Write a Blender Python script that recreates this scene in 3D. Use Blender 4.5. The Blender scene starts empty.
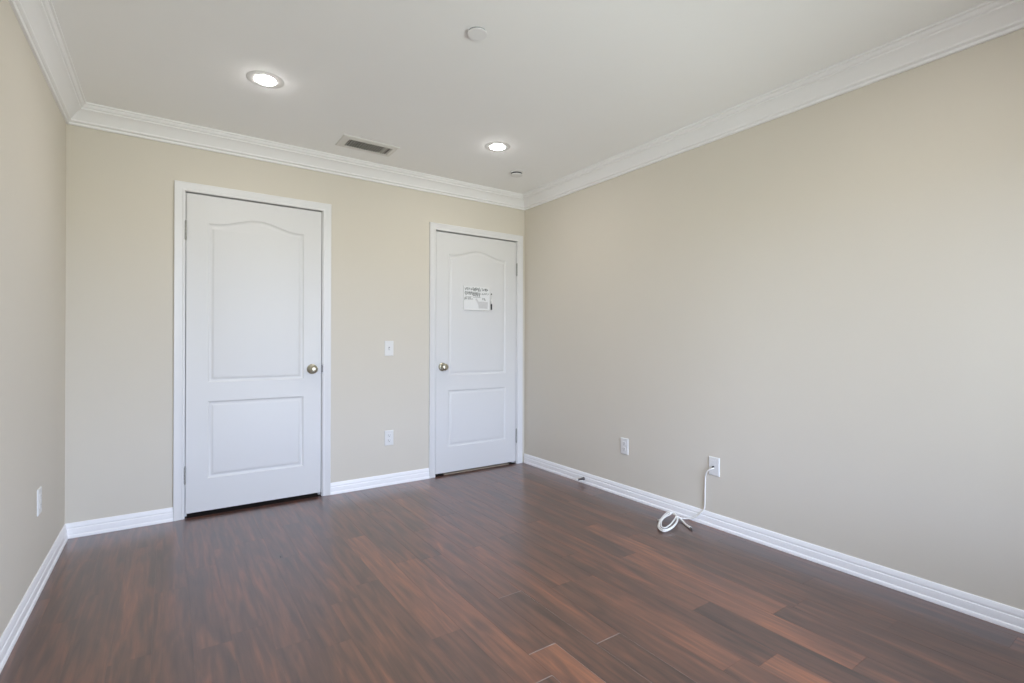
import bpy, bmesh, math, random
from mathutils import Vector, Matrix

# ------------------------------------------------------------------ camera, world, light, exposure
SC = bpy.context.scene
COL = SC.collection
YAW, PIT, ROL = 0.6044, 0.0012, 0.0029
cam = bpy.data.cameras.new('camera')
cam.sensor_width = 36.0
cam.sensor_fit = 'HORIZONTAL'
cam.lens = 498.4 / 1024.0 * 36.0
cam.clip_start = 0.02
co = bpy.data.objects.new('camera', cam)
COL.objects.link(co)
F = Vector((math.sin(YAW) * math.cos(PIT), math.cos(YAW) * math.cos(PIT), math.sin(PIT)))
R0 = Vector((math.cos(YAW), -math.sin(YAW), 0))
U0 = R0.cross(F)
RR = R0 * math.cos(ROL) + U0 * math.sin(ROL)
UU = U0 * math.cos(ROL) - R0 * math.sin(ROL)
m = Matrix((RR, UU, -F)).transposed().to_4x4()
m.translation = Vector((-2.7126, -3.7252, 1.1093))
co.matrix_world = m
SC.camera = co

W, D, H = 3.1855, 4.55, 2.44        # room: back wall y=0, right wall x=0
WX0, WX1, WZ0, WZ1 = -2.35, -0.45, 0.35, 1.92   # window in the wall behind the camera

SKY_STRENGTH = 20.0
SKY = (0.75, 0.895, 1.18)
GROUND = (0.475, 0.515, 0.495)
LAMP = (1.0, 0.96, 0.94)
LAMP_STRENGTH = 195.0
EXPOSURE = 0.04

world = bpy.data.worlds.new('sky')
SC.world = world
world.use_nodes = True
nt = world.node_tree
nt.nodes.clear()
wo = nt.nodes.new('ShaderNodeOutputWorld')
bg = nt.nodes.new('ShaderNodeBackground')
tc = nt.nodes.new('ShaderNodeTexCoord')
sx = nt.nodes.new('ShaderNodeSeparateXYZ')
mr = nt.nodes.new('ShaderNodeMapRange')
mr.inputs['From Min'].default_value = -1
mr.inputs['From Max'].default_value = 1
cr = nt.nodes.new('ShaderNodeValToRGB')
els = cr.color_ramp.elements
els[0].position = 0.0; els[0].color = (*[c * 0.9 for c in GROUND], 1)
els[1].position = 1.0; els[1].color = (*[c * 0.9 for c in SKY], 1)
e = els.new(0.485); e.color = (*GROUND, 1)
e = els.new(0.515); e.color = (*SKY, 1)
nt.links.new(tc.outputs['Generated'], sx.inputs[0])
nt.links.new(sx.outputs['Z'], mr.inputs['Value'])
nt.links.new(mr.outputs[0], cr.inputs['Fac'])
nt.links.new(cr.outputs['Color'], bg.inputs['Color'])
bg.inputs['Strength'].default_value = SKY_STRENGTH
nt.links.new(bg.outputs[0], wo.inputs['Surface'])

# portal in the window opening: only guides the sampling of the sky light
pl = bpy.data.lights.new('window_portal', 'AREA')
pl.shape = 'RECTANGLE'
pl.size = WX1 - WX0
pl.size_y = WZ1 - WZ0
pl.cycles.is_portal = True
po = bpy.data.objects.new('window_portal', pl)
COL.objects.link(po)
po.location = ((WX0 + WX1) / 2, -D - 0.02, (WZ0 + WZ1) / 2)
po.rotation_euler = (math.radians(90), 0, 0)

SC.view_settings.view_transform = 'Standard'
SC.view_settings.look = 'None'
SC.view_settings.gamma = 1.0
SC.view_settings.use_curve_mapping = False
SC.view_settings.exposure = EXPOSURE
SC.cycles.use_denoising = True
SC.cycles.max_bounces = 16
SC.cycles.diffuse_bounces = 12
SC.cycles.glossy_bounces = 6
SC.cycles.transparent_max_bounces = 8
SC.cycles.caustics_reflective = False

rnd = random.Random(7)

# ------------------------------------------------------------------ materials
def mat(name, col, rough=0.5, metal=0.0, spec=0.5, bump=0.0, bscale=200.0, var=0.0, vscale=6.0, emit=None):
    m = bpy.data.materials.new(name)
    m.use_nodes = True
    t = m.node_tree
    b = t.nodes['Principled BSDF']
    b.inputs['Base Color'].default_value = (*col, 1)
    b.inputs['Roughness'].default_value = rough
    b.inputs['Metallic'].default_value = metal
    b.inputs['Specular IOR Level'].default_value = spec
    c = t.nodes.new('ShaderNodeTexCoord')
    if var:
        n = t.nodes.new('ShaderNodeTexNoise')
        n.inputs['Scale'].default_value = vscale
        n.inputs['Detail'].default_value = 3
        mx = t.nodes.new('ShaderNodeMix')
        mx.data_type = 'RGBA'
        mx.inputs['A'].default_value = (*[x * (1 - var) for x in col], 1)
        mx.inputs['B'].default_value = (*[min(1, x * (1 + var)) for x in col], 1)
        t.links.new(c.outputs['Object'], n.inputs['Vector'])
        t.links.new(n.outputs['Fac'], mx.inputs['Factor'])
        t.links.new(mx.outputs['Result'], b.inputs['Base Color'])
    if bump:
        n2 = t.nodes.new('ShaderNodeTexNoise')
        n2.inputs['Scale'].default_value = bscale
        n2.inputs['Detail'].default_value = 2
        bm_ = t.nodes.new('ShaderNodeBump')
        bm_.inputs['Strength'].default_value = bump
        bm_.inputs['Distance'].default_value = 0.002
        t.links.new(c.outputs['Object'], n2.inputs['Vector'])
        t.links.new(n2.outputs['Fac'], bm_.inputs['Height'])
        t.links.new(bm_.outputs[0], b.inputs['Normal'])
    if emit:
        b.inputs['Emission Color'].default_value = (*emit[0], 1)
        b.inputs['Emission Strength'].default_value = emit[1]
    return m

M = {}
M['wall'] = mat('beige_wall_paint', (0.66, 0.62, 0.54), 0.75, spec=0.3, bump=0.12, bscale=140, var=0.008)
M['ceil'] = mat('ceiling_paint', (0.92, 0.925, 0.92), 0.85, spec=0.2, bump=0.1, bscale=160, var=0.006)
M['trim'] = mat('white_trim_paint', (0.735, 0.735, 0.735), 0.38, spec=0.45, var=0.006)
M['crown'] = mat('white_crown_paint', (0.86, 0.86, 0.86), 0.5, spec=0.4, var=0.006)
M['basebd'] = mat('white_baseboard_paint', (0.88, 0.88, 0.89), 0.4, spec=0.5, var=0.006)
M['door'] = mat('white_door_paint', (0.70, 0.70, 0.695), 0.45, spec=0.5, bump=0.05, bscale=90, var=0.006)
M['plastic'] = mat('white_plastic', (0.75, 0.75, 0.735), 0.35, var=0.005)
M['slot'] = mat('dark_slot', (0.05, 0.05, 0.055), 0.6, var=0.05)
M['grey'] = mat('grey_plastic', (0.32, 0.32, 0.33), 0.5, var=0.03)
M['knob'] = mat('antique_brass', (0.50, 0.47, 0.37), 0.28, metal=1.0, var=0.05, vscale=40)
M['hinge'] = mat('satin_hinge_metal', (0.42, 0.42, 0.40), 0.4, metal=0.7, var=0.04)
M['steel'] = mat('dark_spring_steel', (0.16, 0.15, 0.15), 0.4, metal=0.8, var=0.05)
M['dark'] = mat('unlit_void_paint', (0.10, 0.09, 0.08), 0.9, var=0.05)
M['cable'] = mat('white_cable_sheath', (0.82, 0.81, 0.78), 0.4, var=0.02)
M['board'] = mat('whiteboard_enamel', (0.80, 0.81, 0.81), 0.25, var=0.005)
M['ink'] = mat('grey_marker_ink', (0.30, 0.32, 0.31), 0.6, var=0.25, vscale=60)
M['smudge'] = mat('wiped_ink_smudge', (0.60, 0.60, 0.60), 0.5, var=0.12, vscale=45)
M['vent'] = mat('white_vent_metal', (0.72, 0.71, 0.68), 0.45, var=0.01)
M['slat'] = mat('grey_vent_slat', (0.55, 0.54, 0.51), 0.5, var=0.02)
M['ventdark'] = mat('duct_interior', (0.018, 0.017, 0.015), 0.9, var=0.1)
M['wood_thresh'] = mat('pale_threshold', (0.42, 0.34, 0.26), 0.5, var=0.15, vscale=20)
M['lens'] = mat('lit_lamp_lens', (0.9, 0.9, 0.88), 0.4, var=0.005, emit=(LAMP, LAMP_STRENGTH))

def glass_mat():
    m = bpy.data.materials.new('window_glass')
    m.use_nodes = True
    t = m.node_tree
    t.nodes.clear()
    o = t.nodes.new('ShaderNodeOutputMaterial')
    tr = t.nodes.new('ShaderNodeBsdfTransparent')
    gl = t.nodes.new('ShaderNodeBsdfGlossy')
    gl.inputs['Roughness'].default_value = 0.02
    fr = t.nodes.new('ShaderNodeFresnel')
    fr.inputs['IOR'].default_value = 1.45
    mx = t.nodes.new('ShaderNodeMixShader')
    t.links.new(fr.outputs[0], mx.inputs[0])
    t.links.new(tr.outputs[0], mx.inputs[1])
    t.links.new(gl.outputs[0], mx.inputs[2])
    t.links.new(mx.outputs[0], o.inputs['Surface'])
    return m
M['glass'] = glass_mat()

def floor_mat():
    m = bpy.data.materials.new('dark_hardwood')
    m.use_nodes = True
    t = m.node_tree
    N, L = t.nodes, t.links
    b = N['Principled BSDF']
    at = N.new('ShaderNodeAttribute'); at.attribute_name = 'plank'
    sp = N.new('ShaderNodeSeparateColor')
    L.new(at.outputs['Color'], sp.inputs[0])
    tcn = N.new('ShaderNodeTexCoord')
    off = N.new('ShaderNodeVectorMath'); off.operation = 'SCALE'
    L.new(at.outputs['Color'], off.inputs[0]); off.inputs['Scale'].default_value = 37.0
    ad = N.new('ShaderNodeVectorMath'); ad.operation = 'ADD'
    L.new(tcn.outputs['Object'], ad.inputs[0]); L.new(off.outputs[0], ad.inputs[1])
    # long streaks along the plank
    mp = N.new('ShaderNodeMapping'); mp.inputs['Scale'].default_value = (42, 2.6, 1)
    L.new(ad.outputs[0], mp.inputs['Vector'])
    n1 = N.new('ShaderNodeTexNoise'); n1.inputs['Scale'].default_value = 1.0
    n1.inputs['Detail'].default_value = 5; n1.inputs['Distortion'].default_value = 0.6
    L.new(mp.outputs[0], n1.inputs['Vector'])
    # broad wavy figure
    mp2 = N.new('ShaderNodeMapping'); mp2.inputs['Scale'].default_value = (16, 2.2, 1)
    L.new(ad.outputs[0], mp2.inputs['Vector'])
    n2 = N.new('ShaderNodeTexNoise'); n2.inputs['Scale'].default_value = 1.0
    n2.inputs['Detail'].default_value = 3; n2.inputs['Distortion'].default_value = 1.2
    L.new(mp2.outputs[0], n2.inputs['Vector'])
    # fine pores
    mp3 = N.new('ShaderNodeMapping'); mp3.inputs['Scale'].default_value = (260, 9, 1)
    L.new(ad.outputs[0], mp3.inputs['Vector'])
    n3 = N.new('ShaderNodeTexNoise'); n3.inputs['Scale'].default_value = 1.0; n3.inputs['Detail'].default_value = 2
    L.new(mp3.outputs[0], n3.inputs['Vector'])

    def mth(op, a, bb=None, c=None):
        x = N.new('ShaderNodeMath'); x.operation = op
        for i, v in enumerate((a, bb, c)):
            if v is None: continue
            if isinstance(v, (int, float)): x.inputs[i].default_value = v
            else: L.new(v, x.inputs[i])
        return x.outputs[0]
    g = mth('MULTIPLY_ADD', mth('SUBTRACT', n1.outputs['Fac'], 0.5), 0.85, sp.outputs['Red'])
    g = mth('MULTIPLY_ADD', mth('SUBTRACT', n2.outputs['Fac'], 0.5), 0.95, g)
    g = mth('MULTIPLY_ADD', mth('SUBTRACT', n3.outputs['Fac'], 0.5), 0.20, g)
    rp = N.new('ShaderNodeValToRGB')
    E_ = rp.color_ramp.elements
    E_[0].position = 0.05; E_[0].color = (0.0384, 0.0182, 0.0142, 1)
    E_[1].position = 0.98; E_[1].color = (0.3064, 0.1149, 0.0548, 1)
    x = E_.new(0.38); x.color = (0.0905, 0.0402, 0.0274, 1)
    x = E_.new(0.65); x.color = (0.1647, 0.0651, 0.0381, 1)
    L.new(g, rp.inputs['Fac'])
    L.new(rp.outputs['Color'], b.inputs['Base Color'])
    rr = mth('MULTIPLY_ADD', n2.outputs['Fac'], 0.12, 0.25)
    L.new(rr, b.inputs['Roughness'])
    b.inputs['Specular IOR Level'].default_value = 0.85
    b.inputs['Coat Weight'].default_value = 0.52
    b.inputs['Coat Roughness'].default_value = 0.24
    b.inputs['Coat IOR'].default_value = 1.5
    bp = N.new('ShaderNodeBump'); bp.inputs['Strength'].default_value = 0.25; bp.inputs['Distance'].default_value = 0.0018
    hh = mth('MULTIPLY_ADD', n1.outputs['Fac'], 0.35, n2.outputs['Fac'])
    L.new(hh, bp.inputs['Height'])
    L.new(bp.outputs[0], b.inputs['Normal'])
    bp2 = N.new('ShaderNodeBump'); bp2.inputs['Strength'].default_value = 0.22; bp2.inputs['Distance'].default_value = 0.0012
    L.new(hh, bp2.inputs['Height']); L.new(bp2.outputs[0], b.inputs['Coat Normal'])
    return m
M['floor'] = floor_mat()
M['floorgap'] = mat('plank_gap', (0.030, 0.020, 0.016), 0.9, var=0.05)
M['edge_glint'] = mat('painted_edge_glint', (0.27, 0.225, 0.195), 0.45, var=0.2, vscale=30)  # pale colour paints window light glinting along plank edges

# ------------------------------------------------------------------ helpers
def obj(name, bm, mats, parent=None, smooth=False, autosm=None):
    me = bpy.data.meshes.new(name)
    bmesh.ops.recalc_face_normals(bm, faces=bm.faces[:])
    bm.to_mesh(me); bm.free()
    for mm in (mats if isinstance(mats, (list, tuple)) else [mats]):
        me.materials.append(mm)
    if smooth:
        for p in me.polygons: p.use_smooth = True
        if autosm is not None and hasattr(me, 'set_sharp_from_angle'):
            me.set_sharp_from_angle(angle=math.radians(autosm))
    o = bpy.data.objects.new(name, me)
    COL.objects.link(o)
    if parent is not None: o.parent = parent
    return o

def tag(o, label, cat, group=None, kind=None):
    o['label'] = label; o['category'] = cat
    if group: o['group'] = group
    if kind: o['kind'] = kind
    return o

def thing(name, loc, label, cat, group=None, kind=None, rz=0.0):
    o = bpy.data.objects.new(name, None)
    o.empty_display_size = 0.05
    COL.objects.link(o)
    o.location = loc; o.rotation_euler = (0, 0, rz)
    return tag(o, label, cat, group, kind)

def box(bm, a, b, mi=0, bev=0.0):
    x0, y0, z0 = [min(p, q) for p, q in zip(a, b)]
    x1, y1, z1 = [max(p, q) for p, q in zip(a, b)]
    vs = [bm.verts.new(v) for v in ((x0,y0,z0),(x1,y0,z0),(x1,y1,z0),(x0,y1,z0),(x0,y0,z1),(x1,y0,z1),(x1,y1,z1),(x0,y1,z1))]
    fs = [bm.faces.new([vs[i] for i in f]) for f in ((0,3,2,1),(4,5,6,7),(0,1,5,4),(1,2,6,5),(2,3,7,6),(3,0,4,7))]
    for f in fs: f.material_index = mi
    if bev:
        es = list({e for f in fs for e in f.edges})
        r = bmesh.ops.bevel(bm, geom=es, offset=bev, segments=2, affect='EDGES', profile=0.5)
        for f in r['faces']: f.material_index = mi
    return fs

def loft(bm, rings, closed_ring=True, closed_path=False, caps=True, mi=0):
    """rings: list of lists of points, equal length"""
    V = [[bm.verts.new(p) for p in r] for r in rings]
    n = len(V[0])
    rng = range(len(V)) if closed_path else range(len(V) - 1)
    for i in rng:
        A, B = V[i], V[(i + 1) % len(V)]
        for j in (range(n) if closed_ring else range(n - 1)):
            k = (j + 1) % n
            f = bm.faces.new((A[j], A[k], B[k], B[j])); f.material_index = mi
    if caps and not closed_path and closed_ring:
        f = bm.faces.new(V[0][::-1]); f.material_index = mi
        f = bm.faces.new(V[-1]); f.material_index = mi

def lathe(bm, prof, seg=32, axis='Z', center=(0, 0, 0), mi=0, flip=1):
    """prof: list of (radius, height); axis is the direction of height"""
    c = Vector(center)
    rings = []
    for r, h in prof:
        ring = []
        for k in range(seg):
            a = 2 * math.pi * k / seg
            ca, sa = r * math.cos(a), r * math.sin(a)
            if axis == 'Z': p = (ca, sa, h * flip)
            elif axis == 'Y': p = (ca, h * flip, sa)
            else: p = (h * flip, ca, sa)
            ring.append(c + Vector(p))
        rings.append(ring)
    loft(bm, rings, mi=mi)

def catmull(pts, n=8, closed=False):
    P = [Vector(p) for p in pts]
    out = []
    N = len(P)
    for i in range(N if closed else N - 1):
        if closed:
            p0, p1, p2, p3 = P[(i-1) % N], P[i], P[(i+1) % N], P[(i+2) % N]
        else:
            p0, p1, p2, p3 = P[max(i-1, 0)], P[i], P[i+1], P[min(i+2, N-1)]
        for k in range(n):
            t = k / n
            out.append(0.5 * ((2*p1) + (-p0+p2)*t + (2*p0-5*p1+4*p2-p3)*t*t + (-p0+3*p1-3*p2+p3)*t**3))
    if not closed: out.append(P[-1])
    return out

def tube(bm, pts, r, seg=10, mi=0, r_end=None):
    P = [Vector(p) for p in pts]
    rings = []
    t = (P[1] - P[0]).normalized()
    n = t.orthogonal().normalized()
    for i, p in enumerate(P):
        a = P[max(i - 1, 0)]; b = P[min(i + 1, len(P) - 1)]
        t = (b - a).normalized()
        n = (n - t * n.dot(t))
        n = n.normalized() if n.length > 1e-6 else t.orthogonal().normalized()
        bt = t.cross(n)
        rr = r if r_end is None else r + (r_end - r) * i / (len(P) - 1)
        rings.append([p + (n * math.cos(2*math.pi*k/seg) + bt * math.sin(2*math.pi*k/seg)) * rr for k in range(seg)])
    loft(bm, rings, mi=mi)

# ------------------------------------------------------------------ room shell
T = 0.12
# door openings in the back wall: (x0, x1, top)
DO = [(-2.623, -1.801, 2.048), (-0.902, -0.090, 2.030)]
JB = 0.018

bm = bmesh.new()
xs = [-W - T, DO[0][0] - JB, DO[0][1] + JB, DO[1][0] - JB, DO[1][1] + JB, T]
box(bm, (xs[0], 0, -0.02), (xs[1], T, H + 0.02))
box(bm, (xs[1], 0, DO[0][2] + JB), (xs[2], T, H + 0.02))
box(bm, (xs[2], 0, -0.02), (xs[3], T, H + 0.02))
box(bm, (xs[3], 0, DO[1][2] + JB), (xs[4], T, H + 0.02))
box(bm, (xs[4], 0, -0.02), (xs[5], T, H + 0.02))
# closets behind the doors, closed so no daylight leaks under the doors
box(bm, (-W - T, 0.75, -0.02), (T, 0.80, H + 0.02))
box(bm, (-W - T, T, -0.02), (-W - T + 0.05, 0.75, H + 0.02))
box(bm, (T - 0.05, T, -0.02), (T, 0.75, H + 0.02))
box(bm, (-1.40, T, -0.02), (-1.34, 0.75, H + 0.02))
box(bm, (-W - T, T, H - 0.02), (T, 0.75, H + 0.02))
tag(obj('wall_back', bm, M['wall']), 'beige painted wall holding the two white panel doors', 'wall', kind='structure')

bm = bmesh.new(); box(bm, (0, -D - T, -0.02), (T, 0, H + 0.02))
tag(obj('wall_right', bm, M['wall']), 'long bare beige wall with two low outlets and a white cable', 'wall', kind='structure')
bm = bmesh.new(); box(bm, (-W - T, -D - T, -0.02), (-W, 0, H + 0.02))
tag(obj('wall_left', bm, M['wall']), 'beige wall with one low outlet, adjoining the wall of doors', 'wall', kind='structure')
bm = bmesh.new()
y0, y1 = -D - T, -D
box(bm, (-W, y0, -0.02), (WX0, y1, H + 0.02)); box(bm, (WX1, y0, -0.02), (0, y1, H + 0.02))
box(bm, (WX0, y0, -0.02), (WX1, y1, WZ0)); box(bm, (WX0, y0, WZ1), (WX1, y1, H + 0.02))
tag(obj('wall_front', bm, M['wall']), 'beige wall around the wide window behind the viewer', 'wall', kind='structure')
bm = bmesh.new(); box(bm, (-W - T, -D - T, H), (T, T, H + 0.1))
tag(obj('ceiling', bm, M['ceil']), 'flat off-white ceiling with two lit recessed lamps', 'ceiling', kind='structure')

# ---- floor: planks running away from the window wall, laid in one mesh with tight gaps
PW = 0.1225
bm = bmesh.new()
lay = bm.faces.layers.float_color.new('plank')
box(bm, (-W - T, -D - T, -0.10), (T, 0.78, -0.0008), mi=1)
# board tones that stand out: (x, y, tone)
TONES = [(-1.85, -1.567, .66), (-1.70, -2.04, .60), (-1.591, -2.44, .64), (-1.714, -2.60, .28), (-1.464, -2.10, .32), (-1.357, -2.60, .28), (-1.35, -2.20, .52),
         (-0.62, -2.40, .66), (-0.735, -2.701, .63), (-0.735, -2.95, .64), (-0.866, -2.647, .27), (-0.60, -2.80, .29), (-0.441, -3.039, .32), (-0.98, -2.90, .60),
         (-0.208, -2.67, .30), (-0.961, -2.60, .36), (-0.10, -2.6, .27), (-0.08, -1.8, .30), (-0.2, -1.8, .33), (-0.33, -2.6, .35)]
fixed = {(-0.6745, -0.552): [-2.655], (-1.042, -0.9195): [-2.80], (-1.532, -1.4095): [-1.920], (-1.6545, -1.532): [-2.305], (-1.4095, -1.287): [-2.395], (-1.777, -1.6545): [-2.437]}
def plank(x0, x1, ya, yb, tone, g, glint_a=False, glint_b=False, glint_l=False, glint_r=False):
    eb, er, et, el_ = [0.0022 if w_ else (0.0004 if x0 > -1.8 else 0.00012) for w_ in (glint_a, glint_r, glint_b, glint_l)]
    c = (tone, g, rnd.random(), 1)
    top = [bm.verts.new(v) for v in ((x0+el_, ya+eb, 0), (x1-er, ya+eb, 0), (x1-er, yb-et, 0), (x0+el_, yb-et, 0))]
    bot = [bm.verts.new(v) for v in ((x0, ya, -0.0008), (x1, ya, -0.0008), (x1, yb, -0.0008), (x0, yb, -0.0008))]
    f = bm.faces.new(top); f[lay] = c; f.material_index = 0
    for i, wn in enumerate((glint_a, glint_r, glint_b, glint_l)):
        k = (i + 1) % 4
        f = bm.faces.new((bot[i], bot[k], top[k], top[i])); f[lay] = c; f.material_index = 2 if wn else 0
nrow = -14
k0 = -16
for k in range(-16, 13):
    xa = -1.287 + k * PW; xb = xa + PW
    if xb < -W - 0.02 or xa > 0.02: continue
    cuts = []
    for (a, b_), js in fixed.items():
        if abs(a - xa) < 0.004: cuts = js[:]
    ys = []
    if cuts:
        y = cuts[0]
        while y > -D: ys.append(y); y -= rnd.uniform(0.62, 1.2)
        y = cuts[0] + rnd.uniform(0.7, 1.2)
        while y < 0.7: ys.append(y); y += rnd.uniform(0.62, 1.2)
    else:
        y = -D + rnd.uniform(0.1, 1.1)
        while y < 0.7: ys.append(y); y += rnd.uniform(0.62, 1.2)
    ys = sorted(ys)
    yend = 0.0
    ed = [-D - 0.1] + [y for y in ys if -D - 0.05 < y < yend - 0.15] + [yend]
    for i in range(len(ed) - 1):
        tone = rnd.choice([0.38, 0.41, 0.44, 0.47, 0.42, 0.50, 0.56]) + rnd.uniform(-0.03, 0.03)
        if xa < -1.7: tone = 0.42 + (tone - 0.42) * 0.35
        for px_, py_, tn in TONES:
            if xa <= px_ < xb and ed[i] <= py_ < ed[i + 1]: tone = tn
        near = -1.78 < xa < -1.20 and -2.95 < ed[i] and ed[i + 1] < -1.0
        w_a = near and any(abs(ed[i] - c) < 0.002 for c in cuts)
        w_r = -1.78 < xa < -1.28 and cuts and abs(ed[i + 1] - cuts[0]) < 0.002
        plank(xa, xb, ed[i], ed[i + 1], tone, rnd.random(), glint_a=w_a, glint_r=bool(w_r))
fl = obj('floor', bm, [M['floor'], M['floorgap'], M['edge_glint']])
tag(fl, 'dark brown hardwood plank floor with a soft sheen', 'floor', kind='structure')

# ---- crown moulding (d out from the wall, h down from the ceiling)
CP = [(0, .114), (.010, .114), (.0125, .110), (.0125, .101), (.020, .098), (.024, .094), (.024, .086), (.029, .078), (.038, .066),
      (.050, .052), (.061, .042), (.067, .039), (.071, .036), (.071, .028), (.079, .025), (.084, .019), (.086, .011), (.094, .009), (.094, 0), (0, 0)]
BP = [(0, 0), (.0175, 0), (.0175, .012), (.015, .017), (.0125, .019), (.0125, .046), (.0115, .050), (.0085, .053), (.0095, .058), (.0095, .064),
      (.006, .072), (.005, .080), (.003, .083), (0, .083)]
def run(prof, wall, s0, s1, z, up, name, label, cat, mit0=True, mit1=True):
    """extrude a profile along a wall; s0,s1 are coordinates along it, mitred where asked"""
    bm = bmesh.new()
    rings = []
    for s, sg, mt in ((s0, 1, mit0), (s1, -1, mit1)):
        ring = []
        for d, h in prof:
            t_ = s + (sg * d if mt else 0)
            hz = z + (h if up else -h)
            if wall == 'back': p = (t_, -d, hz)
            elif wall == 'front': p = (t_, -D + d, hz)
            elif wall == 'left': p = (-W + d, t_, hz)
            else: p = (-d, t_, hz)
            ring.append(p)
        rings.append(ring)
    loft(bm, rings)
    return tag(obj(name, bm, M['crown'] if up is False else M['basebd'], smooth=True, autosm=28), label, cat, kind='structure')
run(CP, 'back', -W, 0, H, False, 'trim_1', 'white stepped crown moulding above the two doors', 'crown moulding')
run(CP, 'right', -D, 0, H, False, 'trim_2', 'white crown moulding along the top of the long bare wall', 'crown moulding')
run(CP, 'left', -D, 0, H, False, 'trim_3', 'white crown moulding along the top of the wall with one low outlet', 'crown moulding')
run(CP, 'front', -W, 0, H, False, 'trim_4', 'white crown moulding above the window', 'crown moulding')
CW = 0.055
run(BP, 'left', -D, 0, 0, True, 'baseboard_left', 'white baseboard under the single-outlet wall', 'baseboard')
run(BP, 'right', -D, -0.0, 0, True, 'baseboard_right', 'white baseboard behind the coiled cable along the long bare wall', 'baseboard')
run(BP, 'back', -W, DO[0][0] - 0.005 - CW, 0, True, 'baseboard_back', 'short white baseboard between the room corner and the hinges of the plain door', 'baseboard', mit1=False)
run(BP, 'back', DO[0][1] + 0.005 + CW, DO[1][0] - 0.005 - CW, 0, True, 'baseboard_back', 'white baseboard between the two doors', 'baseboard', mit0=False, mit1=False)
run(BP, 'front', -W, 0, 0, True, 'baseboard_front', 'white baseboard under the window', 'baseboard')

# ---- window behind the camera
wn = thing('window_1', ((WX0 + WX1) / 2, -D, WZ0), 'wide white framed window behind the viewer', 'window', kind='structure')
wn.rotation_euler = (0, 0, 0)
ox, oy, oz = wn.location
bm = bmesh.new()
fw = 0.05
for a, b_ in (((WX0, 0, WZ0), (WX0 + fw, 0, WZ1)), ((WX1 - fw, 0, WZ0), (WX1, 0, WZ1)), ((WX0 + fw, 0, WZ0), (WX1 - fw, 0, WZ0 + fw)),
              ((WX0 + fw, 0, WZ1 - fw), (WX1 - fw, 0, WZ1)), (((WX0 + WX1) / 2 - .03, 0, WZ0 + fw), ((WX0 + WX1) / 2 + .03, 0, WZ1 - fw))):
    box(bm, (a[0] - ox, -0.10, a[2] - oz), (b_[0] - ox, -0.05, b_[2] - oz), bev=0.003)
obj('window_frame', bm, M['trim'], wn)
for s in (0, 1):
    bm = bmesh.new()
    xa = WX0 + fw if s == 0 else (WX0 + WX1) / 2 + .03
    xb = (WX0 + WX1) / 2 - .03 if s == 0 else WX1 - fw
    box(bm, (xa - ox, -0.077, WZ0 + fw - oz), (xb - ox, -0.073, WZ1 - fw - oz))
    obj('window_pane', bm, M['glass'], wn)
bm = bmesh.new()
box(bm, (WX0 - 0.04 - ox, -0.05, -0.03), (WX1 + 0.04 - ox, 0.035, 0.0), bev=0.004)
obj('window_sill', bm, M['trim'], wn)

# ------------------------------------------------------------------ doors
CASP = [(0, 0), (0, .009), (.004, .0115), (.009, .0115), (.012, .010), (.030, .012), (.040, .0155), (.052, .017), (.055, .0145), (.055, 0)]

def panel_outline(x0, x1, z0, z1, rise, n=28):
    """counter-clockwise outline seen from the room (x right, z up)"""
    pts = [(x0, z0), (x1, z0), (x1, z1)]
    if rise:
        for i in range(1, n):
            t = i / n
            x = x1 + (x0 - x1) * t
            # flat shoulders, then a soft ogee rising to the middle
            u = (t - 0.06) / 0.88
            s = 0.0 if u <= 0 or u >= 1 else 0.5 - 0.5 * math.cos(2 * math.pi * u)
            pts.append((x, z1 + rise * s))
    pts.append((x0, z1))
    return pts

def inset(pts, d):
    n = len(pts)
    out = []
    for i in range(n):
        p0, p1, p2 = Vector(pts[i-1]), Vector(pts[i]), Vector(pts[(i+1) % n])
        e1 = (p1 - p0).normalized(); e2 = (p2 - p1).normalized()
        n1 = Vector((-e1.y, e1.x)); n2 = Vector((-e2.y, e2.x))
        b = (n1 + n2)
        b = b / max(b.dot(n1), 0.3) if b.length > 1e-6 else n1
        out.append((p1.x + b.x * d, p1.y + b.y * d))
    return out

PANEL_PROF = [(0.0, 0.0), (0.002, 0.0010), (0.006, 0.0042), (0.010, 0.0062), (0.015, 0.0070), (0.020, 0.0066), (0.026, 0.0036), (0.030, 0.0020), (0.036, 0.0012), (0.038, 0.0010)]

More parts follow.
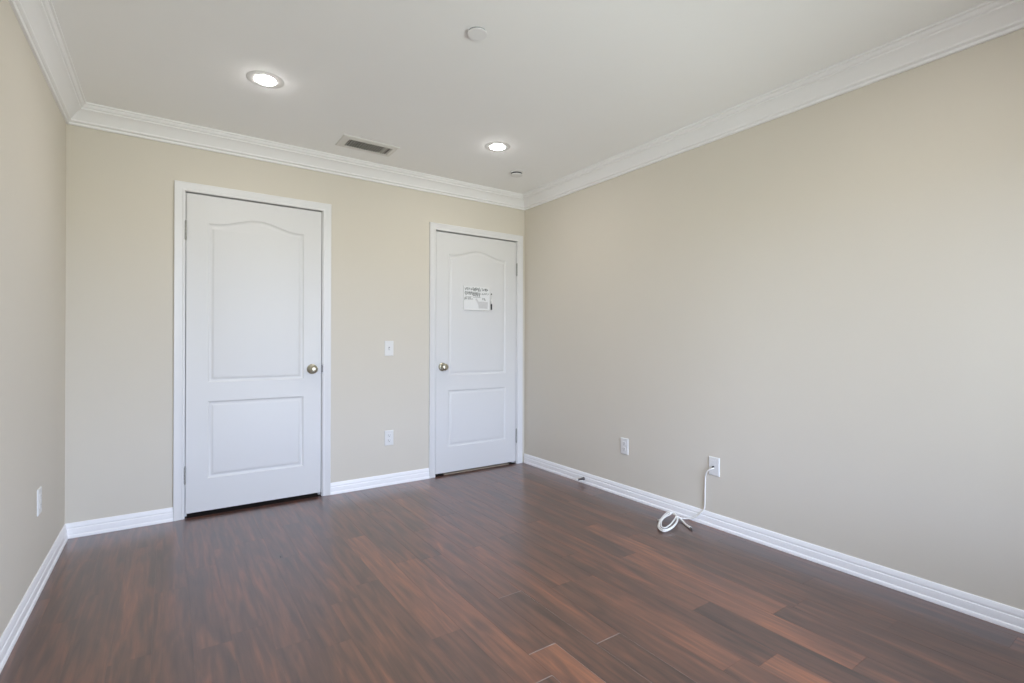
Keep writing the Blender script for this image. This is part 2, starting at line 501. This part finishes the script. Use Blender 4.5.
def make_door(n, x0, x1, ztop, gap_b, hinge_left, label, knob_x, knob_z, hz, up):
    cx = (x0 + x1) / 2
    root = thing('door_%d' % n, (cx, 0, 0), label, 'door', kind='structure')
    X0, X1 = x0 - cx, x1 - cx
    # casing: mitred three-sided frame on the wall face
    bm = bmesh.new()
    a0, a1, zt = X0 - 0.005, X1 + 0.005, ztop - 0.001
    rings = []
    for k in range(4):
        ring = []
        for o_, h in CASP:
            px = a0 - o_ if k in (0, 1) else a1 + o_
            pz = 0.0 if k in (0, 3) else zt + o_
            ring.append((px, -h, pz))
        rings.append(ring)
    loft(bm, rings)
    obj('door_casing', bm, M['trim'], root, smooth=True, autosm=25)
    # jamb lining with stop
    bm = bmesh.new()
    for xa, xb in ((X0 - JB, X0), (X1, X1 + JB)):
        box(bm, (xa, -0.0005, 0), (xb, T, ztop))
    box(bm, (X0 - JB, -0.0005, ztop), (X1 + JB, T, ztop + JB))
    box(bm, (X0, 0.044, 0), (X0 + 0.012, 0.075, ztop)); box(bm, (X1 - 0.012, 0.044, 0), (X1, 0.075, ztop))
    box(bm, (X0 + 0.012, 0.044, ztop - 0.012), (X1 - 0.012, 0.075, ztop))
    obj('door_jamb', bm, M['trim'], root)
    # slab with two pressed panels, the upper one arched
    g = 0.004
    s0, s1, zb, zt = X0 + g, X1 - g, gap_b, ztop - (0.009 if n == 1 else 0.011)
    yf = 0.004; yb = 0.039
    ph = 0.290
    c_ = (s0 + s1) / 2
    bm = bmesh.new()
    outer = [bm.verts.new((x, yf, z)) for x, z in ((s0, zb), (s1, zb), (s1, zt), (s0, zt))]
    eds = [bm.edges.new((outer[i], outer[(i+1) % 4])) for i in range(4)]
    for (pz0, pz1, rise) in ((0.231, 0.705 + up, 0.0), (0.829 + up * 0.8, 1.843 + up * 1.1, 0.053)):
        base = panel_outline(c_ - ph, c_ + ph, pz0, pz1, rise)
        prev = None
        for d, dep in PANEL_PROF:
            lp = [bm.verts.new((x, yf + dep, z)) for x, z in inset(base, d)]
            nn = len(lp)
            if prev is None:
                eds += [bm.edges.new((lp[i], lp[(i+1) % nn])) for i in range(nn)]
            else:
                for i in range(nn):
                    k = (i + 1) % nn
                    bm.faces.new((prev[i], prev[k], lp[k], lp[i]))
            prev = lp
        bm.faces.new(prev)
    bmesh.ops.triangle_fill(bm, use_beauty=True, use_dissolve=False, edges=eds)
    back = [bm.verts.new((v.co.x, yb, v.co.z)) for v in outer]
    for i in range(4):
        k = (i + 1) % 4
        bm.faces.new((outer[i], outer[k], back[k], back[i]))
    bm.faces.new(back)
    obj('door_panel', bm, M['door'], root, smooth=True, autosm=24)
    # hinges: knuckle barrel in front of the gap and the leaf edges
    hx = X0 + 0.001 if hinge_left else X1 - 0.001
    for (za, zb_) in hz:
        bm = bmesh.new()
        L_ = (zb_ - za)
        for q in range(5):
            z_a = za + L_ * q / 5 + 0.0006; z_b = za + L_ * (q + 1) / 5 - 0.0006
            lathe(bm, [(0.0045, 0), (0.0058, 0.001), (0.0058, z_b - z_a - 0.001), (0.0045, z_b - z_a)], 14, 'Z', (hx, -0.006, z_a))
        lathe(bm, [(0.002, 0), (0.0045, 0.002), (0.003, 0.005)], 12, 'Z', (hx, -0.006, zb_))
        lathe(bm, [(0.003, -0.005), (0.0045, -0.002), (0.002, 0)], 12, 'Z', (hx, -0.006, za))
        box(bm, (hx - 0.0015, -0.004, za), (hx + 0.0015, 0.03, zb_))
        obj('hinge', bm, M['hinge'], root, smooth=True, autosm=35)
    # knob
    kx = knob_x - cx
    bm = bmesh.new()
    lathe(bm, [(0.002, -0.001), (0.0325, -0.001), (0.0325, 0.002), (0.030, 0.006), (0.020, 0.009), (0.0125, 0.011), (0.0105, 0.018), (0.0105, 0.026), (0.014, 0.030),
               (0.0215, 0.034), (0.0262, 0.041), (0.0272, 0.048), (0.0250, 0.056), (0.019, 0.0615), (0.010, 0.064), (0.003, 0.0645)], 36, 'Y', (kx, yf, knob_z), flip=-1)
    bmesh.ops.scale(bm, vec=(1.08, 1.0, 1.08), space=Matrix.Translation((-kx, 0, -knob_z)), verts=bm.verts[:])
    obj('door_knob', bm, M['knob'], root, smooth=True, autosm=50)
    # latch plate on the lock edge
    bm = bmesh.new()
    lx = X1 if hinge_left else X0
    sg = -1 if hinge_left else 1
    box(bm, (lx - 0.003 * sg, -0.001, knob_z - 0.028), (lx + 0.0045 * sg, 0.03, knob_z + 0.028))
    box(bm, (lx - 0.001 * sg, -0.0125, knob_z - 0.024), (lx - 0.0055 * sg, -0.0095, knob_z + 0.024))
    obj('strike_plate', bm, M['steel'] if n == 1 else M['trim'], root)
    return root

make_door(1, *DO[0], 0.027, True, 'plain white arched-panel door with brass knob and nothing hung on it', -1.866, 0.914,
          ((0.218, 0.322), (1.747, 1.860)), 0.02)
d2 = make_door(2, *DO[1], 0.021, False, 'white arched-panel door with a small whiteboard hung on it', -0.838, 0.902,
          ((0.193, 0.317), (1.716, 1.826)), 0.0)
cx2 = (DO[1][0] + DO[1][1]) / 2
bm = bmesh.new()
ring = [(0.012, -0.001), (0.012, 0.003), (0.020, 0.006), (0.050, 0.0075), (0.080, 0.006), (0.088, 0.003), (0.088, -0.001)]
loft(bm, [[(DO[1][0] - cx2 + 0.09, y, z) for y, z in ring], [(DO[1][1] - cx2 - 0.07, y, z) for y, z in ring]])
th = obj('threshold', bm, M['wood_thresh'], d2)
th['label'] = 'pale wood threshold strip under the door'

# ------------------------------------------------------------------ ceiling fittings
def recessed(x, y, label):
    r = thing('recessed_light', (x, y, H), label, 'ceiling light', 'lit recessed ceiling lights')
    bm = bmesh.new()
    lathe(bm, [(0.0480, -0.0005), (0.0480, 0.0026), (0.054, 0.0032), (0.062, 0.0030), (0.074, 0.0018), (0.086, 0.0005), (0.088, 0.0), (0.088, -0.0005)], 48, 'Z', (0, 0, 0), flip=-1)
    obj('trim_ring', bm, M['plastic'], r, smooth=True, autosm=40)
    bm = bmesh.new()
    lathe(bm, [(0.001, 0.0105), (0.018, 0.0102), (0.034, 0.0088), (0.043, 0.0066), (0.0480, 0.0034), (0.0482, 0.0), (0.001, 0.0)], 48, 'Z', (0, 0, 0), flip=-1)
    obj('lamp_lens', bm, M['lens'], r, smooth=True, autosm=40)
recessed(-2.308, -0.925, 'round lit recessed ceiling lamp in front of the plain white door')
recessed(-0.868, -0.874, 'round lit recessed ceiling lamp in front of the door with the whiteboard')
recessed(-0.868, -3.10, 'unseen recessed fill lamp added between the window and the long bare wall')  # this lamp and the next: unseen, added to brighten upper walls and ceiling
recessed(-2.308, -3.10, 'unseen recessed fill lamp added overhead near the window and the single-outlet wall')

sd = thing('sprinkler_cover', (-1.624, -1.881, H), 'plain flat round white cover plate alone in the middle of the ceiling', 'ceiling cover')
bm = bmesh.new()
lathe(bm, [(0.002, 0.0), (0.037, 0.0), (0.037, 0.010), (0.002, 0.010)], 40, 'Z', flip=-1)
obj('cover_base', bm, M['grey'], sd, smooth=True, autosm=30)
bm = bmesh.new()
lathe(bm, [(0.002, 0.010), (0.042, 0.010), (0.043, 0.0105), (0.043, 0.0115), (0.0415, 0.0125), (0.002, 0.013)], 48, 'Z', flip=-1)
obj('cover_plate', bm, M['crown'], sd, smooth=True, autosm=30)

fs = thing('fire_sprinkler', (-0.470, -0.535, H), 'small white ceiling sprinkler cap with a dark gap near the room corner', 'sprinkler')
bm = bmesh.new()
lathe(bm, [(0.040, 0.0), (0.056, 0.0), (0.057, 0.003), (0.053, 0.008), (0.046, 0.010), (0.040, 0.009)], 40, 'Z', flip=-1)
obj('escutcheon', bm, M['plastic'], fs, smooth=True, autosm=40)
bm = bmesh.new()
lathe(bm, [(0.002, 0.0), (0.042, 0.0), (0.042, 0.014), (0.036, 0.022), (0.002, 0.022)], 28, 'Z', flip=-1)  # body coloured dark to stand for the shadow between ring and plate
h_ = obj('sprinkler_body', bm, M['slot'], fs, smooth=True, autosm=40); h_['label'] = 'sprinkler body, coloured dark for the shade in the gap'
bm = bmesh.new()
lathe(bm, [(0.002, 0.021), (0.045, 0.021), (0.047, 0.0225), (0.047, 0.027), (0.043, 0.029), (0.002, 0.030)], 36, 'Z', flip=-1)
obj('cover_plate', bm, M['plastic'], fs, smooth=True, autosm=40)

# vent: centre and size from the register frame
vx0, vx1, vy0, vy1 = -1.788, -1.412, -0.482, -0.280
ix0, ix1, iy0, iy1 = -1.738, -1.446, -0.433, -0.310
av = thing('air_vent', ((vx0 + vx1) / 2, (vy0 + vy1) / 2, H), 'rectangular white louvred air register in the ceiling over the doors', 'air vent')
ax, ay = (vx0 + vx1) / 2, (vy0 + vy1) / 2
bm = bmesh.new()
O_ = [(vx0, vy0), (vx1, vy0), (vx1, vy1), (vx0, vy1)]
I_ = [(ix0, iy0), (ix1, iy0), (ix1, iy1), (ix0, iy1)]
def lerp2(t_): return [(o[0] + (i[0]-o[0])*t_, o[1] + (i[1]-o[1])*t_) for o, i in zip(O_, I_)]
rings = []
for t_, z in ((0, 0), (0.0, -0.003), (0.12, -0.007), (0.85, -0.0085), (1.0, -0.006), (1.0, 0.0)):
    rings.append([(x - ax, y - ay, z) for x, y in lerp2(t_)])
loft(bm, rings, closed_ring=True, caps=False)
obj('vent_frame', bm, M['vent'], av)
bm = bmesh.new()
box(bm, (ix0 - ax, iy0 - ay, -0.0012), (ix1 - ax, iy1 - ay, -0.0002))
obj('duct_opening', bm, M['ventdark'], av)
bm = bmesh.new()
NS = 18
for i in range(NS):
    x = ix0 + (ix1 - ix0) * (i + 0.5) / NS - ax
    lean = 0.0 if i != 15 else 0.0045
    q = [(x - lean - 0.0015, -0.0012), (x - lean + 0.0015, -0.0012), (x + lean + 0.0021, -0.0070), (x + lean - 0.0021, -0.0070)]
    loft(bm, [[(px, iy0 - ay, pz) for px, pz in q], [(px, iy1 - ay, pz) for px, pz in q]])
obj('louvre', bm, M['slat'], av)

# ------------------------------------------------------------------ wall plates. local frame: x along wall, -y into the room, z up
def plate_mesh(w, h, holes=0, d=0.006):
    bm = bmesh.new()
    rings = []
    for ins, y in ((0, 0), (0, -0.0025), (0.0025, -d + 0.0008), (0.005, -d)):
        a, b_ = w / 2 - ins, h / 2 - ins
        rings.append([(-a, y, -b_), (a, y, -b_), (a, y, b_), (-a, y, b_)])
    loft(bm, rings)
    return bm

def screw(root, z, y=-0.006):
    bm = bmesh.new()
    lathe(bm, [(0.0005, 0.0), (0.0034, 0.0), (0.0030, 0.0010), (0.0005, 0.0013)], 14, 'Y', (0, y, z), flip=-1)
    box(bm, (-0.0026, y - 0.0016, z - 0.0004), (0.0026, y - 0.0012, z + 0.0004))
    obj('screw', bm, M['plastic'], root)

def outlet(loc, rz, label, w=0.071, h=0.116):
    r = thing('wall_outlet', loc, label, 'outlet', 'white wall outlets', rz=rz)
    obj('cover_plate', plate_mesh(w, h), M['plastic'], r)
    for s in (-1, 1):
        bm = bmesh.new()
        cz = s * 0.0195
        prof = []
        for k in range(24):
            a = 2 * math.pi * k / 24
            prof.append((max(-0.0168, min(0.0168, 0.0195 * math.cos(a))), cz + max(-0.0140, min(0.0140, 0.0172 * math.sin(a)))))
        loft(bm, [[(x, -0.0055, z) for x, z in prof], [(x, -0.0074, z) for x, z in prof], [(x * 0.95, -0.0080, cz + (z - cz) * 0.95) for x, z in prof]])
        rc = obj('receptacle', bm, M['plastic'], r)
        bm = bmesh.new()
        box(bm, (-0.0075, -0.0083, cz - 0.002), (-0.0055, -0.0078, cz + 0.0075))
        box(bm, (0.0055, -0.0083, cz - 0.001), (0.0075, -0.0078, cz + 0.0065))
        lathe(bm, [(0.0003, 0.0078), (0.0027, 0.0078), (0.0027, 0.0083), (0.0003, 0.0083)], 12, 'Y', (0, 0, cz - 0.0075), flip=-1)
        obj('slot', bm, M['slot'], rc)
    screw(r, 0)
    return r

outlet((-1.298, 0, 0.364), 0, 'white duplex outlet on the wall between the two doors, below the light switch')
outlet((0, -1.230, 0.362), -math.pi / 2, 'white outlet with nothing plugged in on the long bare wall', w=0.074)
outlet((-W, -0.690, 0.392), math.pi / 2, 'white outlet seen almost edge-on, low on the wall next to the plain door')

# light switch
ls = thing('light_switch', (-1.300, 0, 1.058), 'white toggle light switch plate between the two doors', 'light switch')
obj('cover_plate', plate_mesh(0.071, 0.116), M['plastic'], ls)
bm = bmesh.new()
box(bm, (-0.0052, -0.0066, -0.012), (0.0052, -0.0058, 0.012))
hs = obj('toggle_slot', bm, M['grey'], ls)
bm = bmesh.new()
q = [(-0.0066, -0.005), (-0.0066, 0.005), (-0.0165, 0.0015), (-0.0165, -0.006)]
loft(bm, [[(-0.0042, y, z - 0.003) for y, z in q], [(0.0042, y, z - 0.003) for y, z in q]])
obj('toggle', bm, M['plastic'], ls)
screw(ls, 0.030); screw(ls, -0.030)

# cable jack
cj = thing('cable_jack', (0, -1.947, 0.364), 'white wall plate with a white cable plugged into it', 'cable outlet', rz=-math.pi / 2)
obj('cover_plate', plate_mesh(0.072, 0.112), M['plastic'], cj)
bm = bmesh.new()
hexa = lambda r_, y: [(r_ * math.cos(math.pi * k / 3) - 0.002, y, r_ * math.sin(math.pi * k / 3) - 0.004) for k in range(6)]
loft(bm, [hexa(0.0075, -0.005), hexa(0.0075, -0.009)])
lathe(bm, [(0.0005, 0.009), (0.0048, 0.009), (0.0048, 0.015), (0.0005, 0.015)], 16, 'Y', (-0.002, 0, -0.004), flip=-1)
n_ = obj('jack', bm, M['slot'], cj); n_['label'] = 'dark metal cable socket'
bm = bmesh.new()
box(bm, (-0.014, -0.0068, 0.012), (0.014, -0.0058, 0.036), bev=0.0006)
obj('jack_insert', bm, M['plastic'], cj)
screw(cj, 0.047); screw(cj, -0.047)

# white cable: from the jack down the wall, over the baseboard, along to a bundled coil
CR = 0.0040
base = Vector((-0.05, -1.75, 0))
cab = thing('white_cable', (-0.18, -1.78, 0), 'white cable hanging from its wall plate and ending in a coil on the floor', 'cable')
def off(pts): return [tuple(Vector(p) - Vector(cab.location)) for p in pts]
bm = bmesh.new()
drop = [(-0.016, -1.955, 0.357), (-0.030, -1.945, 0.352), (-0.030, -1.922, 0.336), (-0.018, -1.900, 0.300), (-0.011, -1.893, 0.250), (-0.009, -1.890, 0.170),
        (-0.009, -1.888, 0.110), (-0.010, -1.883, 0.088), (-0.017, -1.868, 0.066), (-0.019, -1.845, 0.040), (-0.023, -1.815, 0.018), (-0.040, -1.780, 0.008), (-0.075, -1.757, 0.014), (-0.110, -1.758, 0.026)]
tube(bm, off(catmull(drop, 8)), CR)
obj('cable_lead', bm, M['cable'], cab, smooth=True)
LA = [(-0.113,-1.761,0.028),(-0.083,-1.72,0.031),(-0.101,-1.702,0.029),(-0.174,-1.715,0.023),(-0.233,-1.738,0.018),(-0.283,-1.767,0.014),(-0.315,-1.8,0.011),(-0.322,-1.833,0.011),(-0.298,-1.844,0.013),(-0.255,-1.84,0.016),(-0.201,-1.823,0.021),(-0.153,-1.797,0.025)]
LB = [(-0.106,-1.755,0.029),(-0.079,-1.71,0.031),(-0.119,-1.717,0.028),(-0.168,-1.72,0.024),(-0.217,-1.735,0.019),(-0.262,-1.764,0.016),(-0.293,-1.793,0.013),(-0.291,-1.817,0.013),(-0.248,-1.813,0.017),(-0.192,-1.795,0.022),(-0.14,-1.773,0.026)]
LC = [(-0.107,-1.761,0.029),(-0.083,-1.693,0.031),(-0.109,-1.682,0.028),(-0.191,-1.711,0.022),(-0.249,-1.74,0.017),(-0.307,-1.779,0.012),(-0.33,-1.814,0.01),(-0.329,-1.843,0.01),(-0.294,-1.848,0.013),(-0.244,-1.839,0.017),(-0.191,-1.82,0.022),(-0.129,-1.784,0.027)]
bm = bmesh.new()
spiral = LC + [tuple(Vector(p) + Vector((0, 0, 0.004))) for p in LA] + [tuple(Vector(p) + Vector((0, 0, 0.002))) for p in LB]
spiral += [(-0.110, -1.757, 0.033), (-0.090, -1.725, 0.038), (-0.110, -1.705, 0.036)]
tube(bm, off(catmull(spiral, 6)), CR)
obj('cable_coil', bm, M['cable'], cab, smooth=True)
bm = bmesh.new()
tail = [(-0.112, -1.760, 0.030), (-0.090, -1.765, 0.020), (-0.095, -1.790, 0.010), (-0.118, -1.828, 0.006), (-0.140, -1.866, 0.007), (-0.153, -1.892, 0.010)]
tube(bm, off(catmull(tail, 8)), CR * 1.6)
tube(bm, off(catmull([(-0.203, -1.690, 0.005), (-0.215, -1.705, 0.012), (-0.225, -1.724, 0.022)], 6)), CR * 0.9)
obj('cable_tail', bm, M['cable'], cab, smooth=True)
bm = bmesh.new()
tube(bm, off([(-0.152, -1.890, 0.010), (-0.160, -1.904, 0.0075)]), 0.0042, seg=12)
tube(bm, off([(-0.160, -1.904, 0.0075), (-0.166, -1.914, 0.0055)]), 0.0052, seg=6)
cc = obj('cable_connector', bm, M['steel'], cab); cc['label'] = 'dark metal end connector'

# door stop on the long baseboard
ds = thing('door_stop', (-0.0125, -0.816, 0.036), 'small dark spring door stop sticking out of the white baseboard', 'door stop')
bm = bmesh.new()
lathe(bm, [(0.0005, -0.001), (0.0125, -0.001), (0.0125, 0.004), (0.009, 0.008), (0.007, 0.010), (0.0005, 0.010)], 24, 'X', flip=-1)
obj('mount', bm, M['steel'], ds, smooth=True, autosm=40)
bm = bmesh.new()
hel = []
for i in range(14 * 12 + 1):
    a = 2 * math.pi * i / 12
    t_ = i / (14 * 12)
    r_ = 0.0075 - 0.0030 * t_
    hel.append((-0.008 - 0.056 * t_, r_ * math.cos(a), r_ * math.sin(a)))
tube(bm, hel, 0.0017, seg=6)
lathe(bm, [(0.0005, 0.006), (0.0045, 0.006), (0.003, 0.064), (0.0005, 0.064)], 12, 'X', flip=-1)
obj('spring', bm, M['steel'], ds, smooth=True)
bm = bmesh.new()
lathe(bm, [(0.0005, 0.062), (0.0050, 0.062), (0.0062, 0.066), (0.0062, 0.074), (0.0045, 0.077), (0.0005, 0.078)], 20, 'X', flip=-1)
tp = obj('rubber_tip', bm, M['plastic'], ds, smooth=True, autosm=40); tp['label'] = 'white rubber tip'

# ------------------------------------------------------------------ whiteboard and its marker on the second door
bx0, bx1, bz0, bz1 = -0.643, -0.382, 1.384, 1.590
byb = 0.0045
wb = thing('whiteboard', ((bx0 + bx1) / 2, byb, bz0), 'small whiteboard with grey handwriting hung on the door', 'whiteboard')
bw, bh = bx1 - bx0, bz1 - bz0
bm = bmesh.new()
box(bm, (-bw/2, -0.008, 0), (bw/2, -0.0005, bh), bev=0.0015)
obj('board_surface', bm, M['board'], wb)
bm = bmesh.new()
for a, b_ in (((-bw/2, 0, 0), (bw/2, 0, 0.006)), ((-bw/2, 0, bh-0.004), (bw/2, 0, bh)), ((-bw/2, 0, 0.006), (-bw/2+0.004, 0, bh-0.004)), ((bw/2-0.004, 0, 0.006), (bw/2, 0, bh-0.004))):
    box(bm, (a[0], -0.0105, a[2]), (b_[0], -0.0078, b_[2]), bev=0.0006)
obj('board_frame', bm, M['plastic'], wb)
# handwriting: illegible rows of strokes, wiped patch below them
def ribbon(bm, pts, w, y=-0.0086):
    P = catmull([(x, 0, z) for x, z in pts], 5)
    rings = []
    for i, p in enumerate(P):
        a = P[max(i-1, 0)]; b_ = P[min(i+1, len(P)-1)]
        t_ = (b_ - a).normalized() if (b_ - a).length > 1e-7 else Vector((1, 0, 0))
        nx, nz = -t_.z * w / 2, t_.x * w / 2
        rings.append([(p.x + nx, y, p.z + nz), (p.x - nx, y, p.z - nz), (p.x - nx, y + 0.0008, p.z - nz), (p.x + nx, y + 0.0008, p.z + nz)])
    loft(bm, rings)
rw = random.Random(3)
bm = bmesh.new()
def scrawl(xa, xb, z, hgt, step, w):
    x = xa
    while x < xb:
        n_st = rw.choice([1, 2, 2, 3])
        for _ in range(n_st):
            pts = [(x + rw.uniform(-0.2, 0.9) * step, z + rw.uniform(0, 1) * hgt) for _ in range(rw.choice([3, 4]))]
            ribbon(bm, pts, w)
        x += step
def bx(fx): return -bw / 2 + fx * bw
def bzf(fz): return fz * bh
scrawl(bx(.05), bx(.34), bzf(.80), .030, .013, .0032)
scrawl(bx(.36), bx(.62), bzf(.78), .036, .013, .0034)
scrawl(bx(.68), bx(.93), bzf(.82), .026, .011, .0042)
scrawl(bx(.04), bx(.32), bzf(.60), .026, .012, .0030)
scrawl(bx(.34), bx(.66), bzf(.56), .030, .011, .0036)
scrawl(bx(.70), bx(.92), bzf(.66), .018, .014, .0026)
scrawl(bx(.36), bx(.60), bzf(.66), .020, .009, .0034)
scrawl(bx(.06), bx(.30), bzf(.70), .016, .010, .0030)
scrawl(bx(.04), bx(.12), bzf(.40), .026, .011, .0032)
scrawl(bx(.16), bx(.34), bzf(.42), .022, .012, .0026)
scrawl(bx(.70), bx(.82), bzf(.40), .030, .014, .0030)
for (xa, xb, z) in ((.05, .32, .74), (.34, .66, .70), (.34, .64, .54), (.05, .30, .56)):
    ribbon(bm, [(bx(xa), bzf(z)), (bx((xa + xb) / 2), bzf(z - .01)), (bx(xb), bzf(z + .005))], .0030)
hw = obj('handwriting', bm, M['ink'], wb); hw['label'] = 'grey marker handwriting'
bm = bmesh.new()
ribbon(bm, [(bx(.46), bzf(.48)), (bx(.52), bzf(.38)), (bx(.58), bzf(.24))], .016, -0.0084)
ribbon(bm, [(bx(.56), bzf(.22)), (bx(.74), bzf(.23)), (bx(.92), bzf(.22))], .060, -0.0083)
sm = obj('wiped_patch', bm, M['smudge'], wb); sm['label'] = 'faint grey smear of wiped ink'

mk = thing('marker', (-0.3665, -0.008, 1.392), 'slim marker with a dark cap clipped upright at the whiteboard edge', 'marker')
bm = bmesh.new()
lathe(bm, [(0.0005, 0.050), (0.0055, 0.050), (0.0060, 0.052), (0.0060, 0.128), (0.0050, 0.132), (0.0005, 0.132)], 18, 'Z')
obj('barrel', bm, M['plastic'], mk, smooth=True, autosm=40)
bm = bmesh.new()
lathe(bm, [(0.0005, 0.0), (0.0050, 0.0), (0.0066, 0.004), (0.0070, 0.050), (0.0060, 0.053), (0.0005, 0.053)], 18, 'Z')
box(bm, (-0.0018, -0.0092, 0.012), (0.0018, -0.0060, 0.050), bev=0.0006)
mc = obj('cap', bm, M['slot'], mk, smooth=True, autosm=40); mc['label'] = 'black cap'
bm = bmesh.new()
lathe(bm, [(0.0005, 0.132), (0.0046, 0.132), (0.0046, 0.142), (0.0035, 0.144), (0.0005, 0.144)], 16, 'Z')
obj('end_plug', bm, M['slot'], mk, smooth=True, autosm=40)
bm = bmesh.new()
box(bm, (-0.0165, -0.0075, 0.080), (-0.005, 0.0035, 0.092), bev=0.001)
obj('clip', bm, M['plastic'], mk)
